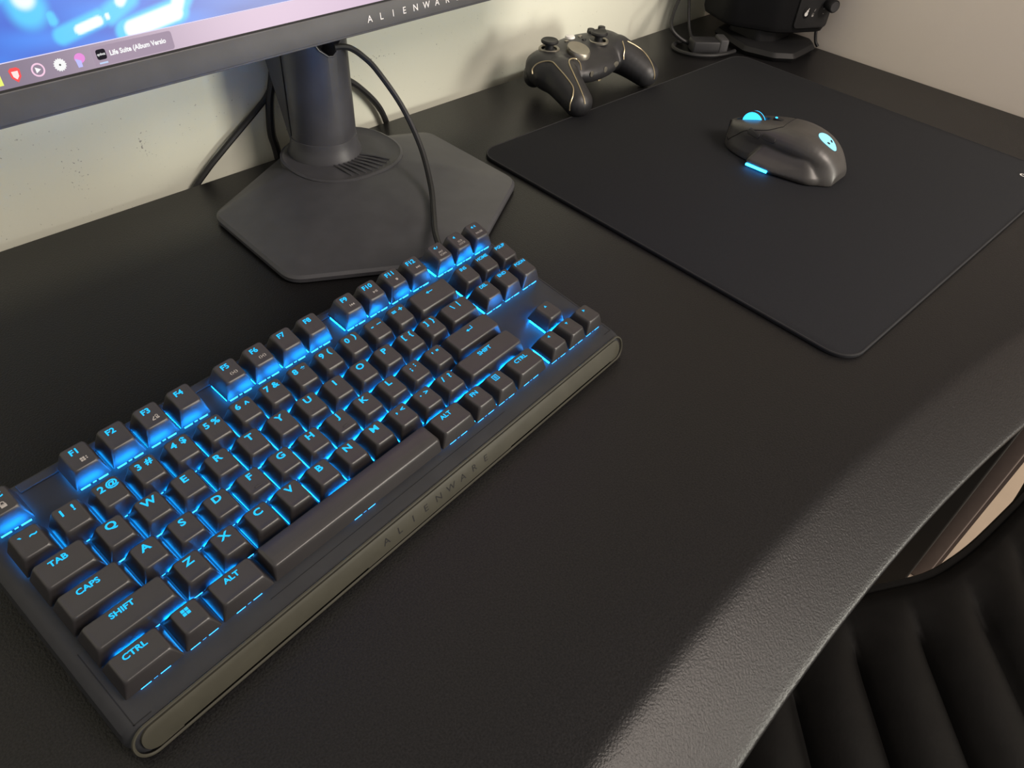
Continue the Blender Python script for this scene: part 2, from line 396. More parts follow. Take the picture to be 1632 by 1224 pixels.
def key(u, row, wu=1, glow=(), prints=(), kind='n'):
    """u: centre in key units; glow / prints: flat shapes in mm about the key centre"""
    v = row+0.5+(GAP if row > 0 else 0)
    c = link('keycap', cap_mesh(wu, row, kind), kb, [u*U-KO.x, -v*U-KO.y, KB0-KO.z])
    h = ROWZ[row]-KB0; tt = math.tan(math.radians(TILT[row]))
    up = lambda x, y, z: (x, y, h-0.02+tt*y)
    if glow: obj('legend', xf(join(*glow), up), MT['legend'], c, smooth=0)
    if prints: obj('printed_icon', xf(join(*prints), up), MT['print'], c, smooth=0)
    link('light_strip', STRIP, c, (0, 0, DECK-KB0+0.15))
    return c
LY = 3.1
def T(s, size=5.2, x=0, y=LY, sx=1.25, bold=0.030): return move(text(s, size, sx, bold), x, y, 0)
def word(s, x=0, y=LY, size=3.9): return T(s, size, x, y, 1.15, 0.028)
def small(s, x, y, size=2.1): return T(s, size, x, y, 1.1, 0.008)
def pair(a, b, size=4.7, ya=LY, yb=LY): return [T(a, size, -2.7, ya), T(b, size, 2.7, yb)]
tri = lambda x, y, r, d: poly([(x+d*r, y), (x-d*r*0.8, y+r), (x-d*r*0.8, y-r)])
# function row
spk = lambda x, y: join(poly([(x-1.4, y-0.5), (x-0.7, y-0.5), (x+0.1, y-1.2), (x+0.1, y+1.2), (x-0.7, y+0.5), (x-1.4, y+0.5)]))
blocks = [rect(1.0+dx, -2.6+dy, 1.0, 1.0) for dx in (-1.1, 0.1) for dy in (-0.6, 0.6)]+[rect(2.5, -2.0, 0.6, 0.6), rect(2.5, -3.0, 0.6, 0.6)]
lock = [rect(0.9, -3.2, 2.6, 1.8), move(ringflat(0.7, 1.1, 12), 0.9, -1.9, 0)]
rocket = [line2(-0.8, -3.4, 0.8, -1.6, 0.5), line2(-0.8, -3.4, 0.9, -3.5, 0.5), move(ringflat(0.5, 0.8, 10), 2.1, -1.8, 0), line2(1.4, -3.3, 3.0, -3.3, 0.6), line2(1.4, -3.3, 1.9, -2.5, 0.4), line2(3.0, -3.3, 2.4, -2.5, 0.4)]
game = [rect(1, -2.5, 1.9, 0.5), line2(-0.6, -1.6, -1.1, -2.6, 0.4), line2(-0.6, -3.4, -1.1, -2.6, 0.4), line2(2.6, -1.6, 3.1, -2.6, 0.4), line2(2.6, -3.4, 3.1, -2.6, 0.4), rect(0.2, -1.7, 0.5, 0.4), rect(1.8, -1.7, 0.5, 0.4), rect(0.2, -3.3, 0.5, 0.4), rect(1.8, -3.3, 0.5, 0.4)]
prev = [tri(0.7, -2.5, 0.8, -1), tri(2.2, -2.5, 0.8, -1), rect(-0.4, -2.5, 0.4, 1.6)]
nxt = [tri(0.3, -2.5, 0.8, 1), tri(1.8, -2.5, 0.8, 1), rect(2.8, -2.5, 0.4, 1.6)]
play = [tri(0.3, -2.5, 0.9, 1), rect(1.8, -2.5, 0.45, 1.7), rect(2.6, -2.5, 0.45, 1.7)]
FI = {1: blocks, 3: rocket, 5: game, 6: game, 9: prev, 10: play, 11: [rect(1, -2.5, 1.6, 1.6)], 12: nxt}
key(0.5, 0, 1, [word('ESC', -0.4, size=4.1)], lock)
for i in range(1, 13):
    u = i+1.5 if i < 5 else (i+2.0 if i < 9 else i+2.5)
    key(u, 0, 1, [word('F%d' % i, -0.8, size=4.3)], FI.get(i, ()))
key(15.75, 0, 1, [spk(-0.6, 3.2), line2(0.2, 2.4, 1.5, 4.0, 0.4)], [small('PRT', 0.6, -1.2), small('SCRN', 0.6, -3.5)])
key(16.75, 0, 1, [spk(-0.6, 3.2)], [small('SCR', 0.6, -1.2), small('LOCK', 0.6, -3.5)])
key(17.75, 0, 1, [spk(-0.9, 3.2), line2(0.7, 2.6, 0.7, 3.8, 0.4), line2(1.5, 2.2, 1.5, 4.2, 0.4)], [small('PAUSE', 0.2, -2.6)])
# number row
NUM = [('`', '~'), ('1', '!'), ('2', '@'), ('3', '#'), ('4', '$'), ('5', '%'), ('6', '^'), ('7', '&'), ('8', '*'), ('9', '('), ('0', ')'), ('-', '_'), ('=', '+')]
for i, (a, b) in enumerate(NUM):
    ya = 2.0 if a in '`' else LY; yb = 2.0 if b in '^*~' else (4.0 if b == '_' else LY)
    if a == '-': ya = 2.2
    key(i+0.5, 1, 1, pair(a, b, ya=ya, yb=yb))
key(14, 1, 2, [line2(-2.0, 2.8, 2.4, 2.8, 0.5), tri(-2.2, 2.8, 1.1, -1)])
for i, s in enumerate(('INS', 'HOME', 'PGUP')): key(15.75+i, 1, 1, [word(s, -0.2, 4.2, 3.3)])
# letter rows
key(0.75, 2, 1.5, [word('TAB', -1.0)])
for i, ch in enumerate('QWERTYUIOP'): key(2+i, 2, 1, [T(ch)])
key(12, 2, 1, pair('[', '{')); key(13, 2, 1, pair(']', '}')); key(14.25, 2, 1.5, pair('\\', '|'))
for i, s in enumerate(('DEL', 'END', 'PGDN')): key(15.75+i, 2, 1, [word(s, -0.2, 4.2, 3.3)])
key(0.875, 3, 1.75, [word('CAPS', -1.0)])
for i, ch in enumerate('ASDFGHJKL'):
    c = key(2.25+i, 3, 1, [T(ch)])
    if ch in 'FJ': obj('homing_bump', bbox(-2, 2, -4.3, -3.6, ROWZ[3]-KB0-0.3, ROWZ[3]-KB0+0.15, 0.2), MT['cap'], c)
key(11.25, 3, 1, [T(':', 4.4, 2.0), T(';', 4.4, -2.0, 2.0)]); key(12.25, 3, 1, [T("'", 4.6, -2.0, 1.6), T('"', 4.6, 2.0, 1.6)])
key(13.875, 3, 2.25, [line2(-2.0, 2.2, 2.2, 2.2, 0.5), line2(2.2, 2.0, 2.2, 4.6, 0.5), tri(-2.2, 2.2, 1.1, -1)])
key(1.125, 4, 2.25, [word('SHIFT', -1.5)])
for i, ch in enumerate('ZXCVBNM'): key(2.75+i, 4, 1, [T(ch)])
key(9.75, 4, 1, [T(',', 5, -2.4, 4.0), T('<', 4.2, 2.2)]); key(10.75, 4, 1, [T('.', 5, -2.4, 4.0), T('>', 4.2, 2.2)])
key(11.75, 4, 1, pair('/', '?'))
key(13.625, 4, 2.75, [word('SHIFT', -1.5)])
key(16.75, 4, 1, [poly([(-1.1, 2.4), (1.1, 2.4), (0, 4.2)])])
key(0.75, 5, 1.5, [word('CTRL', -0.5)])
key(2.0, 5, 1, [rect(-0.2+a*0.95, 3.0+b*0.95, 1.6, 1.6) for a in (-1, 1) for b in (-1, 1)])
key(3.25, 5, 1.5, [word('ALT', -0.5)])
key(7.0, 5, 6, (), (), 'space')
key(10.75, 5, 1.5, [word('ALT', -1.0)]); key(12, 5, 1, [word('FN', -0.8)])
key(13, 5, 1, [rect(-2.2, 3, 0.5, 4), rect(1.4, 3, 0.5, 4), rect(-0.4, 4.8, 3.8, 0.5), rect(-0.4, 1.2, 3.8, 0.5), rect(-0.4, 3.8, 1.9, 0.4), rect(-0.4, 3.0, 1.9, 0.4), rect(-0.4, 2.2, 1.9, 0.4)])
key(14.25, 5, 1.5, [word('CTRL', -0.5)])
key(15.75, 5, 1, [tri(-0.2, 3.3, 1.1, -1)]); key(16.75, 5, 1, [poly([(-1.1, 4.2), (1.1, 4.2), (0, 2.4)])]); key(17.75, 5, 1, [tri(0, 3.3, 1.1, 1)])

# ------------------------------------------------------------------ mouse pad
PADR = math.radians(-1.33)
pad = thing('mouse_pad', 'large black cloth mouse pad with stitched edge under the mouse', 'mouse pad', (693, 108, 0), (0, 0, PADR))
PW, PD = 446, 396
obj('cloth', slab(rrect(PW, PD, 20, 8), 0, 3.0, 0.5), MT['pad'], pad)
obj('stitched_edge', tube([(x, y, 2.55) for x, y in rrect(PW-1.4, PD-1.4, 19.5, 8)], 0.85, 6, raw=True, closed=True), MT['padedge'], pad)
LX, LYP = 187.0, -170.0
obj('logo', xf(move(text('C', 8, 1.2, 0.02), 0, 0, 0), lambda x, y, z: (LX+y, LYP-x, 3.12)), MT['white'], pad, smooth=0)

# ------------------------------------------------------------------ mouse
mo = thing('gaming_mouse', 'dark grey gaming mouse with glowing cyan wheel and emblem on pad', 'mouse', (703, 114, 3.05), (0, 0, math.radians(3)))
def mw(t): return 32.5*max(0.0, 1-abs(2*t-0.94)**3.0)**0.42*(1-0.10*max(0, t-0.45)) if 0 < t < 1 else 0
def mh(t):
    return 39.5*max(0.0, 1-((0.42-t)/0.435)**2.3)**0.55 if t < 0.42 else 39.5-19.5*((t-0.42)/0.58)**1.5
rings = []
NT, NA = 30, 24
for i in range(NT+1):
    t = 0.002+0.996*(0.5-0.5*math.cos(math.pi*i/NT)); y = -64+126*t
    hw = max(0.5, mw(t)); hh = max(2, mh(t)); r = []
    for k in range(NA+1):
        a = math.pi*k/NA; ca, sa = math.cos(a), math.sin(a)
        x = hw*math.copysign(abs(ca)**0.62, ca); z = 1.2+(hh-1.2)*abs(sa)**0.80
        pinch = 1-0.12*math.exp(-((z-16)/8)**2)*(1 if x < 0 else 0.6)
        r.append((x*pinch, y, z))
    r += [(hw*0.9, y, 0.0)][:0]
    rings.append([(-r[0][0]*0.0+r[0][0], y, 0.4)]+r+[(r[-1][0], y, 0.4)])
shell_vf = loft(rings)
# shell with its flared thumb rest as one skin
def tr_ring(z, q, pts): return [(x, y, z) for x, y in rpoly(pts, [2, 3, 8, 26, 2], 6)]
thumb = loft([tr_ring(0.8, 0, [(-24, 20), (-38.5, 16), (-39.5, -7), (-33, -46), (-22, -56)]), tr_ring(3.6, 0, [(-24, 20), (-40.5, 16.5), (-41.5, -7), (-34, -46), (-22, -56)]),
              tr_ring(7.0, 0, [(-24, 19), (-39, 15.5), (-39.5, -8), (-33, -46), (-22, -55)]), tr_ring(13, 0, [(-20, 17), (-32.5, 13), (-32.5, -10), (-30, -42), (-20, -50)]), tr_ring(19, 0, [(-18, 14), (-28, 9), (-28, -12), (-27, -38), (-18, -44)])])
shell = blend('shell', [shell_vf, thumb], 1.0, MT['mouse'], mo, 7)
from mathutils.bvhtree import BVHTree
mbvh = BVHTree.FromPolygons([v.co/S for v in shell.data.vertices], [tuple(p.vertices) for p in shell.data.polygons])
def mz(x, y):
    """height of the mouse shell above point x, y"""
    h = mbvh.ray_cast(Vector((x, y, 100)), Vector((0, 0, -1))); return h[0].z if h[0] else 10.0
def onshell(pts, off=0.2): return [(x, y, mz(x, y)+off) for x, y in pts]
def lin(a, b, n=14): return [(a[0]+(b[0]-a[0])*k/n, a[1]+(b[1]-a[1])*k/n) for k in range(n+1)]
for sx in (-1, 1):
    obj('button_seam', tube(onshell([(p.x, p.y) for p in spline([(sx*19, 51, 0), (sx*21, 35, 0), (sx*21, 12, 0), (sx*14, 0, 0)], 8)], 0.0), 0.45, 5, raw=True), MT['groove'], mo)
obj('button_seam', tube(onshell(lin((-14, 0), (14, 0)), 0.0), 0.4, 5, raw=True), MT['groove'], mo)
wz = mz(0, 36)
wh = obj('scroll_wheel', xf(lathe([(3.0, -3.2), (10.2, -3.0), (11.2, -2.0), (11.2, 2.0), (10.2, 3.0), (3.0, 3.2)], 30), lambda x, y, z: (z, 36+x, wz-4.5+y)), MT['rubber'], mo)
MT['mlight'] = emit('mouse_cyan_glow', (0.03, 0.46, 1.0), 3.0); MT['mbar'] = emit('mouse_bar_glow', (0.012, 0.36, 1.0), 22.0); MT['memb'] = emit('mouse_emblem_glow', (0.30, 0.80, 1.0), 1.6)
for s in (-1, 1): obj('wheel_ring', xf(lathe([(7.0, s*3.25-0.2), (10.9, s*3.05-0.2), (10.9, s*3.05+0.2), (7.0, s*3.25+0.2)], 30), lambda x, y, z: (z, 36+x, wz-4.5+y)), MT['mlight'], wh)
db = obj('dpi_button', loft([[(x, y, mz(x, y)+0.1) for x, y in rrect(5, 11, 2.4, 4, 0, 12)], [(x, y, mz(0, 12)+1.3) for x, y in rrect(4.4, 10.4, 2.2, 4, 0, 12)]]), MT['rubber'], mo)
obj('indicator_light', move(cyl(1.3, 1.1, 0, 0.5, 12), 0, 14.5, mz(0, 12)+1.3), MT['mlight'], db)
for yc in (6, 23):
    rr = []
    for (ins, off) in ((0, -0.4), (0, 0.6), (0.5, 1.2)):
        rr.append([])
        for (a, b) in rrect(15.5-2*ins, 4.6-2*ins, 2, 3):
            zz = 26.5+b-(yc-14)*0.10; hw = mw((yc+a+64)/126); hh = mh((yc+a+64)/126)
            sa = min(0.98, max(0.02, (zz-1.2)/(hh-1.2)))**(1/0.8); ca = math.sqrt(1-sa*sa); xx = hw*ca**0.62*(1-0.12*math.exp(-((zz-16)/8)**2))
            rr[-1].append((-xx-off, yc+a, zz))
    obj('side_button', loft(rr), MT['rubber'], mo)
obj('light_bar', bbox(-41.9, -40.6, -8, 15, 1.4, 3.9, 0.5), MT['mbar'], shell)
cut(shell, loft([[(x, y, 15) for x, y in rrect(9, 34, 4.4, 5, 0, 37)], [(x, y, 60) for x, y in rrect(9, 34, 4.4, 5, 0, 37)]]))   # the slot the wheel turns in
# emblem: glowing pointed oval with two slanted dark eyes
ec = (0.0, -41.0)
def emb(pts, off):
    return [(ec[0]+x, ec[1]+y, mz(ec[0]+x, ec[1]+y)+off) for x, y in pts]
egg = [(7.6*math.sin(a)*(1+0.18*math.cos(a)), 10.2*math.cos(a)) for a in [2*math.pi*k/28 for k in range(28)]]
def fan(outer, off):
    V = emb(outer, off)+emb([(x*0.5, y*0.5) for x, y in outer], off)+emb([(0, 0)], off); n = len(outer); F = []
    for k in range(n): j = (k+1) % n; F += [(k, j, n+j, n+k), (n+k, n+j, 2*n)]
    return V, F
em = obj('emblem', fan([(x, y) for x, y in egg], 0.35), MT['memb'], mo)
for s in (-1, 1):
    eye = [(s*(3.1+2.1*math.cos(a)*0.75-0.8*math.sin(a)), -2.2+1.0*math.sin(a)+2.0*math.cos(a)*0.55) for a in [2*math.pi*k/12 for k in range(12)]]
    obj('emblem_eye', (emb(eye, 0.75), [tuple(range(12))]), MT['rubber'], em)

# ------------------------------------------------------------------ monitor
mon = thing('monitor', 'wide monitor with grey bezel and cylindrical stand on hexagonal base', 'monitor', (346, 300, 0))
def MB(VF): return move(VF, -346, -300, 0)
YAW, TLT = math.radians(1.4), math.radians(8)
MC = Vector((348, 246, 162)); mx = Vector((math.cos(YAW), math.sin(YAW), 0)); mb = Vector((-math.sin(YAW), math.cos(YAW), 0))
mup = mb*math.sin(TLT)+Vector((0, 0, 1))*math.cos(TLT); mn = mup.cross(mx)*1.0      # mn points back into the panel
if mn.y < 0: mn = -mn
def onscr(u, v, h=0):                         # h > 0 is in front of the glass
    p = MC+mx*u+mup*v-mn*h; return (p.x-346, p.y-300, p.z)
def SCR(VF): return xf(VF, onscr)
hw, top = 304, 356
obj('housing', SCR(slab(rrect(2*hw, top-2.0, 3, 3, 0, (top+2.0)/2), -34, -3.0, 3)), MT['stand'], mon)
obj('lower_lip', SCR(bbox(-hw, hw, 1.4, 4.4, -12, -1.0, 0.5)), MT['stand'], mon)
obj('bezel', SCR(join(bbox(-hw, hw, 2.6, 17.4, -3.5, 0, 0.6), bbox(-hw, -hw+9, 17.4, top, -3.5, 0, 0.6), bbox(hw-9, hw, 17.4, top, -3.5, 0, 0.6), bbox(-hw+9, hw-9, top-9, top, -3.5, 0, 0.6))), MT['bezel'], mon)
obj('screen_gasket', SCR(box(-hw+9, hw-9, 17.0, top-9, -2.6, -1.2)), MT['groove'], mon, smooth=0)
lg = [move(text(ch, 6.0, 1.0, 0.004), 3.2+(i-4)*9.8, 9.6, 0) for i, ch in enumerate('ALIENWARE')]
obj('wordmark', xf(join(*lg), lambda x, y, z: onscr(x, y, 0.12)), MT['logo'], mon, smooth=0)
# wallpaper: a fine grid whose colours are worked out here
su0, su1, sv0, sv1 = -hw+10, hw-10, 18.3, top-10
def smooth01(x): x = max(0, min(1, x)); return x*x*(3-2*x)
def capsule(u, v, a, b, r, soft):
    ax, ay = a; bx, by = b; dx, dy = bx-ax, by-ay; t = max(0, min(1, ((u-ax)*dx+(v-ay)*dy)/(dx*dx+dy*dy+1e-9)))
    d = math.hypot(u-ax-t*dx, v-ay-t*dy); return smooth01((r+soft-d)/soft)
HAL = [((-233.5, 58), (-232.5, 50), 5.0, 7.0), ((-222, 36), (-201, 40.5), 2.6, 3.0), ((-196, 41), (-184, 47), 2.5, 4.5), ((-190, 32), (-160, 37), 4.5, 3.0), ((-162, 36), (-155, 44), 4.0, 3.5), ((-224, 45.4), (-223.5, 43), 1.2, 2.2), ((-240, 62), (-215, 66), 5, 6), ((-180, 56), (-150, 66), 4, 6)]
COR = [((-233, 62), (-232.6, 55), 3.0, 4.0), ((-213, 37.2), (-202.5, 39.3), 1.7, 1.2), ((-189, 46), (-186, 49), 1.5, 2.0), ((-187, 32.5), (-162, 36.3), 3.2, 2.0), ((-160, 39), (-157, 44), 2.0, 2.5), ((-197.6, 40.8), (-197.5, 40.2), 0.7, 1.0)]
def wallpaper(u, v):
    n = 0.5+0.25*math.sin(u*0.11+v*0.23+1.3*math.sin(v*0.17))+0.25*math.sin(u*0.061-v*0.31+2)
    f = smooth01((u+190)/90)                                   # deeper, greyer blue towards the middle
    c = [0.004+0.006*n, 0.09+0.12*n, 0.62+0.25*n]; d = [0.035+0.03*n, 0.09+0.06*n, 0.42+0.15*n]
    c = [a*(1-f)+b*f for a, b in zip(c, d)]
    h = max(capsule(u, v, *q) for q in HAL); k = max(capsule(u, v, *q) for q in COR)
    c = [a*(1-h)+b*h for a, b in zip(c, (0.03, 0.55, 1.0))]; c = [a*(1-k)+b*k for a, b in zip(c, (0.85, 1.0, 1.0))]
    g = smooth01((v-70)/60)*smooth01((u+200)/120)              # rose glow added to the unseen upper screen to light keys and desk
    return [a*(1-g)+b*g for a, b in zip(c, [q*(0.75+0.4*n) for q in (0.95, 0.58, 0.72)])]
us = [su0+1.0*k for k in range(0, 171)]+[su0+170+(su1-su0-170)*k/60 for k in range(1, 61)]
vs = [29.6+0.8*k for k in range(0, 51)]+[69.6+(sv1-69.6)*k/40 for k in range(1, 41)]
V = [(u, v, -1.1) for v in vs for u in us]; nu = len(us)
F = [(j*nu+i, j*nu+i+1, (j+1)*nu+i+1, (j+1)*nu+i) for j in range(len(vs)-1) for i in range(nu-1)]
m, t, b = node_mat('screen_picture'); b.inputs['Base Color'].default_value = (0.01, 0.01, 0.01, 1); b.inputs['Roughness'].default_value = 0.35
at = t.nodes.new('ShaderNodeVertexColor'); at.layer_name = 'picture'
t.links.new(at.outputs['Color'], b.inputs['Emission Color']); b.inputs['Emission Strength'].default_value = 1.0
MT['screen'] = m
scr = obj('screen', SCR((V, F)), m, mon, smooth=0)
ca = scr.data.color_attributes.new('picture', 'FLOAT_COLOR', 'POINT')
for i, (u, v, _) in enumerate(V): ca.data[i].color = wallpaper(u, v)+[1]
# taskbar, its colours shift from grey to mauve
tu = [su0+(su1-su0)*k/80 for k in range(81)]
TV = [(u, v, -1.08) for v in (sv0, 29.6) for u in tu]; TF = [(i, i+1, 82+i, 81+i) for i in range(80)]
tb = obj('taskbar', SCR((TV, TF)), m, mon, smooth=0)
ca = tb.data.color_attributes.new('picture', 'FLOAT_COLOR', 'POINT')
for i, (u, v, _) in enumerate(TV):
    f = smooth01((u+275)/180); ca.data[i].color = (0.17+0.36*f, 0.13+0.24*f, 0.20+0.34*f, 1)
def icon(name, VF, col, st=1.0, h=-1.0, parent=None):
    return obj(name, xf(VF, lambda x, y, z: onscr(x, y, h)), emit(name+'_glow', col, st), parent or tb, smooth=0)
icon('taskbar_edge', rect((su0+su1)/2, 29.7, su1-su0, 0.45), (0.80, 0.74, 0.95))
at2 = lambda VF, u, v: move(VF, u, v, 0)
icon('app_icon', at2(rect(0, 0, 2.4, 6), -257, 23.2), (0.9, 0.95, 0.2))
icon('app_icon', at2(poly([(-2.6, 2.2), (-1.4, 3.2), (1.4, 3.2), (2.6, 2.2), (2.2, -1.2), (0, -3.6), (-2.2, -1.2)]), -249.1, 23.7), (1.0, 0.10, 0.10))
icon('app_icon_core', at2(poly([(-1.5, 1.6), (1.5, 1.6), (1.3, -0.8), (0, -2.2), (-1.3, -0.8)]), -249.1, 23.7), (1.0, 0.82, 0.78), h=-0.95)
icon('app_icon', at2(ringflat(2.4, 3.2), -238.6, 23.6), (0.95, 0.62, 0.80)); icon('app_icon_core', at2(tri(0, 0, 1.4, 1), -238.6, 23.6), (1, 1, 1))
gear = []
for k in range(32):
    a = 2*math.pi*k/32; r = 3.2 if k % 2 == 0 else 2.6; gear.append((r*math.cos(a), r*math.sin(a)))
icon('app_icon', at2(poly(gear), -228.0, 23.6), (0.95, 0.95, 0.95)); icon('app_icon_core', at2(disc(0.5), -228, 23.6), (0.1, 0.1, 0.1), h=-0.95)
icon('app_icon', at2(join(disc(2.4, 18, 1.1, 1.0), ), -217.9, 24.6), (0.85, 0.30, 0.75)); icon('app_icon_core', at2(poly([(-2.4, 1.0), (0.4, -0.4), (0.2, -3.4), (-2.0, -3.4)]), -217.9, 23.8), (0.55, 0.55, 1.0), h=-0.95)
icon('window_button', poly(rrect(43.4, 9.2, 1.4, 4, -189.5, 23.4)), (0.40, 0.31, 0.40), h=-1.02)
icon('app_icon', at2(poly(rrect(5.0, 5.0, 1.1, 3)), -207.0, 24.1), (0.01, 0.008, 0.015))
icon('app_icon_core', at2(text('qobuz', 1.7, 1.0, 0.03), -207.0, 24.1), (0.85, 0.85, 0.85), h=-0.95)
icon('window_underline', rect(-207.0, 20.0, 4.4, 0.8), (0.55, 0.70, 0.95))
icon('window_title', at2(text('Life Suite (Album Versio', 3.4, 0.92, 0.035), -187.2, 23.5), (1, 1, 1))
# stand: base, collar, column, rear fin
CX, CY = 347, 377
HEX = [(344, 176), (461, 244), (461, 368), (344, 424), (224, 360), (222, 244)]
hexo = rpoly(HEX, 12, 5)
def dome(P, f, z):                            # outline shrunk towards the column
    return [(x+(CX-x)*f, y+(CY-14-y)*f, z) for x, y in P]
br = [[(x, y, 0) for x, y in inset(hexo, 3)], [(x, y, 2.0) for x, y in hexo], [(x, y, 5.0) for x, y in hexo], [(x, y, 7.0) for x, y in inset(hexo, 2.2)]]
for f, z in ((0.12, 9.4), (0.26, 12.6), (0.40, 15.6), (0.55, 17.6), (0.72, 18.6)): br.append(dome(inset(hexo, 2.2), f, z))
obj('stand_base', MB(loft(br)), MT['stand'], mon, smooth=30)
def dish(rx, ry, ox, oy, z, n=40): return [(CX+ox+rx*math.copysign(abs(math.cos(2*math.pi*k/n))**0.85, math.cos(2*math.pi*k/n)), CY+oy+ry*math.copysign(abs(math.sin(2*math.pi*k/n))**0.85, math.sin(2*math.pi*k/n)), z) for k in range(n)]
obj('cable_dish', MB(loft([dish(53, 49, 7, -16, 14), dish(53, 49, 7, -16, 19.2), dish(51, 47, 7, -16, 19.9), dish(49, 45, 7, -16, 18.9), dish(40, 36, 7, -14, 18.7)])), MT['stand'], mon, smooth=30)
for k in range(8):
    a = math.radians(-112+k*8); p0 = Vector((CX+31*math.cos(a), CY+31*math.sin(a), 18.6)); p1 = Vector((CX+7+46*math.cos(a), CY-16+42*math.sin(a), 18.9))
    obj('dish_ridge', MB(tube([p0, (p0+p1)/2+Vector((0, 0, 0.9)), p1], 0.9, 6, 4)), MT['stand'], mon)
cr = lambda r, z, o=0: [(CX+r*math.cos(2*math.pi*k/40), CY+o+r*math.sin(2*math.pi*k/40), z) for k in range(40)]
obj('collar', MB(loft([cr(33, 17), cr(32.6, 20), cr(30.5, 25), cr(29.4, 31), cr(29.2, 35), cr(28.0, 35.6)])), MT['stand'], mon)
colm = obj('column', MB(loft([cr(28.4, 34), cr(28.8, 36), cr(27.6, 120), cr(26.8, 230), cr(25, 232)])), MT['stand'], mon)
# shield-shaped cable hole facing the front of the column
def oncol(a, z, off): r = 28.9-(z-34)*0.0125+off; return (CX+r*math.sin(a)-346, CY-r*math.cos(a)-300, z)
hole = [(-19, 145), (-19, 121), (-15, 115), (-8, 109.5), (-4, 109), (0, 111.5), (2, 116), (6, 119), (6, 145)]
hp = [(math.radians(8)+s/28.0, z) for s, z in hole]
cut(colm, loft([[oncol(a, z, -16) for a, z in hp], [oncol(a, z, 8) for a, z in hp]]))
obj('hole_rim', tube([oncol(a, z, 0.2) for a, z in hp[1:-1]], 0.8, 6, raw=True), MT['stand'], colm)
fin = [(CX-9, CY+14, 34), (CX+9, CY+14, 34), (CX+9, CY+27, 34), (CX-9, CY+27, 34)]
fr = lambda z, back, hx: [(CX-hx, CY+8, z), (CX+hx, CY+8, z), (CX+hx, CY+back, z), (CX+hx*0.6, CY+back+3, z), (CX-hx*0.6, CY+back+3, z), (CX-hx, CY+back, z)]
obj('rear_fin', MB(loft([fr(24, 20, 22), fr(60, 28, 24), fr(110, 43, 25), fr(150, 52, 25), fr(232, 53, 25)])), MT['stand'], mon, smooth=30)
obj('arm', MB(bbox(CX-40, CX+40, 285, 352, 215, 330, 6)), MT['stand'], mon)
obj('seam', MB(tube([(CX-28.2, CY+6, 37), (CX-27.3, CY+6, 180)], 0.5, 5, 2)), MT['groove'], colm)

# ------------------------------------------------------------------ cables by the monitor
c = obj('cable', tube([(346, 344.5, 117.5), (353, 343.5, 117), (361, 343, 114), (371, 342, 106), (379, 335, 95), (388, 315, 69), (387, 290, 42.5), (374, 262, 23), (354, 235, 17.5), (336, 212, 17.5), (322, 191, 21), (309, 173, 27)], 2.4, 8, 8), MT['rubber'])
tag(c, 'thin black cable arching from the hole in monitor column to keyboard', 'cable')
c = obj('cable', tube([(352, 434, 95), (341, 433, 72), (328, 431, 55), (316, 430, 46), (296, 429, 33), (275, 428.5, 19), (257, 428.5, 6), (240, 428.5, -10), (225, 428.5, -40)], 2.6, 8, 8), MT['rubber'])
tag(c, 'black cable slanting left from monitor column to gap behind desk', 'cable')
c = obj('cable', tube([(346, 432, 112), (334, 428, 70), (328, 427, 54), (325, 427, 38), (323.5, 427, 20), (326, 427, 1), (330, 428, -60)], 3.8, 8, 8), MT['rubber'])
tag(c, 'thick black cable dropping straight behind the hexagonal base', 'cable')
c = obj('cable', tube([(362, 432, 66), (385, 429, 61), (405, 428, 53), (425, 428, 38), (448, 428, 10), (462, 428.5, -30)], 3.2, 8, 8), MT['rubber'])
tag(c, 'black cable looping right from behind column over desk edge', 'cable')

# ------------------------------------------------------------------ game controller
CROT = math.radians(3)
ct = thing('game_controller', 'black game controller with gold trim lines resting by wall', 'controller', (678, 350, 0), (0, 0, CROT))
blobs = [ellipsoid((0, 14, 31), (60, 31, 17), (10, 0, 0), 20, 12, 0.75), ellipsoid((-49, 12, 29), (27, 33, 20), (10, 0, 0)), ellipsoid((49, 12, 29), (27, 33, 20), (10, 0, 0)),
         ellipsoid((0, -8, 29), (38, 16, 11), (20, 0, 0), 20, 12, 0.8)]
for s in (-1, 1):
    for k in range(8):
        t = k/7; blobs.append(ellipsoid((s*(52+11*t-1*t*t), 2-38*t, 29-10*t-4*t*t), (22-5*t, 19-3*t, 20-5.0*t), (20, 0, 0), 16, 10))
    blobs.append(ellipsoid((s*47, 36, 20), (21, 13, 15), (0, 0, -s*18)))      # trigger shoulder
body = blend('body', blobs, 1.8, MT['plastic'], ct, 8)
from mathutils.bvhtree import BVHTree
bvh = BVHTree.FromPolygons([v.co/S for v in body.data.vertices], [tuple(p.vertices) for p in body.data.polygons])
def drop(x, y, off=0.0):
    h = bvh.ray_cast(Vector((x, y, 200)), Vector((0, 0, -1))); return Vector((x, y, (h[0].z if h[0] else 30)+off))
def hit(o, d, off=0.3):
    h = bvh.ray_cast(Vector(o), Vector(d).normalized()); return (h[0]+h[1]*off) if h[0] else None
def stick(x, y):
    p = drop(x, y, -1.0)
    g = obj('thumbstick', move(lathe([(6.5, 0), (4.6, 2), (4.4, 6.5), (8.2, 7.2), (9.4, 8.2), (9.6, 9.8), (8.4, 11), (6.5, 10.4), (0.4, 10.0)], 24), p.x, p.y, p.z), MT['rubber'], ct)
    obj('stick_ring', move(lathe([(11.5, -0.5), (11.5, 1.4), (10.4, 2.2), (8.6, 1.2), (8.6, -0.5)], 24), p.x, p.y, p.z+0.6), MT['pewter'], ct)
stick(-43, 24); stick(24, 8)
p = drop(-18, 3)
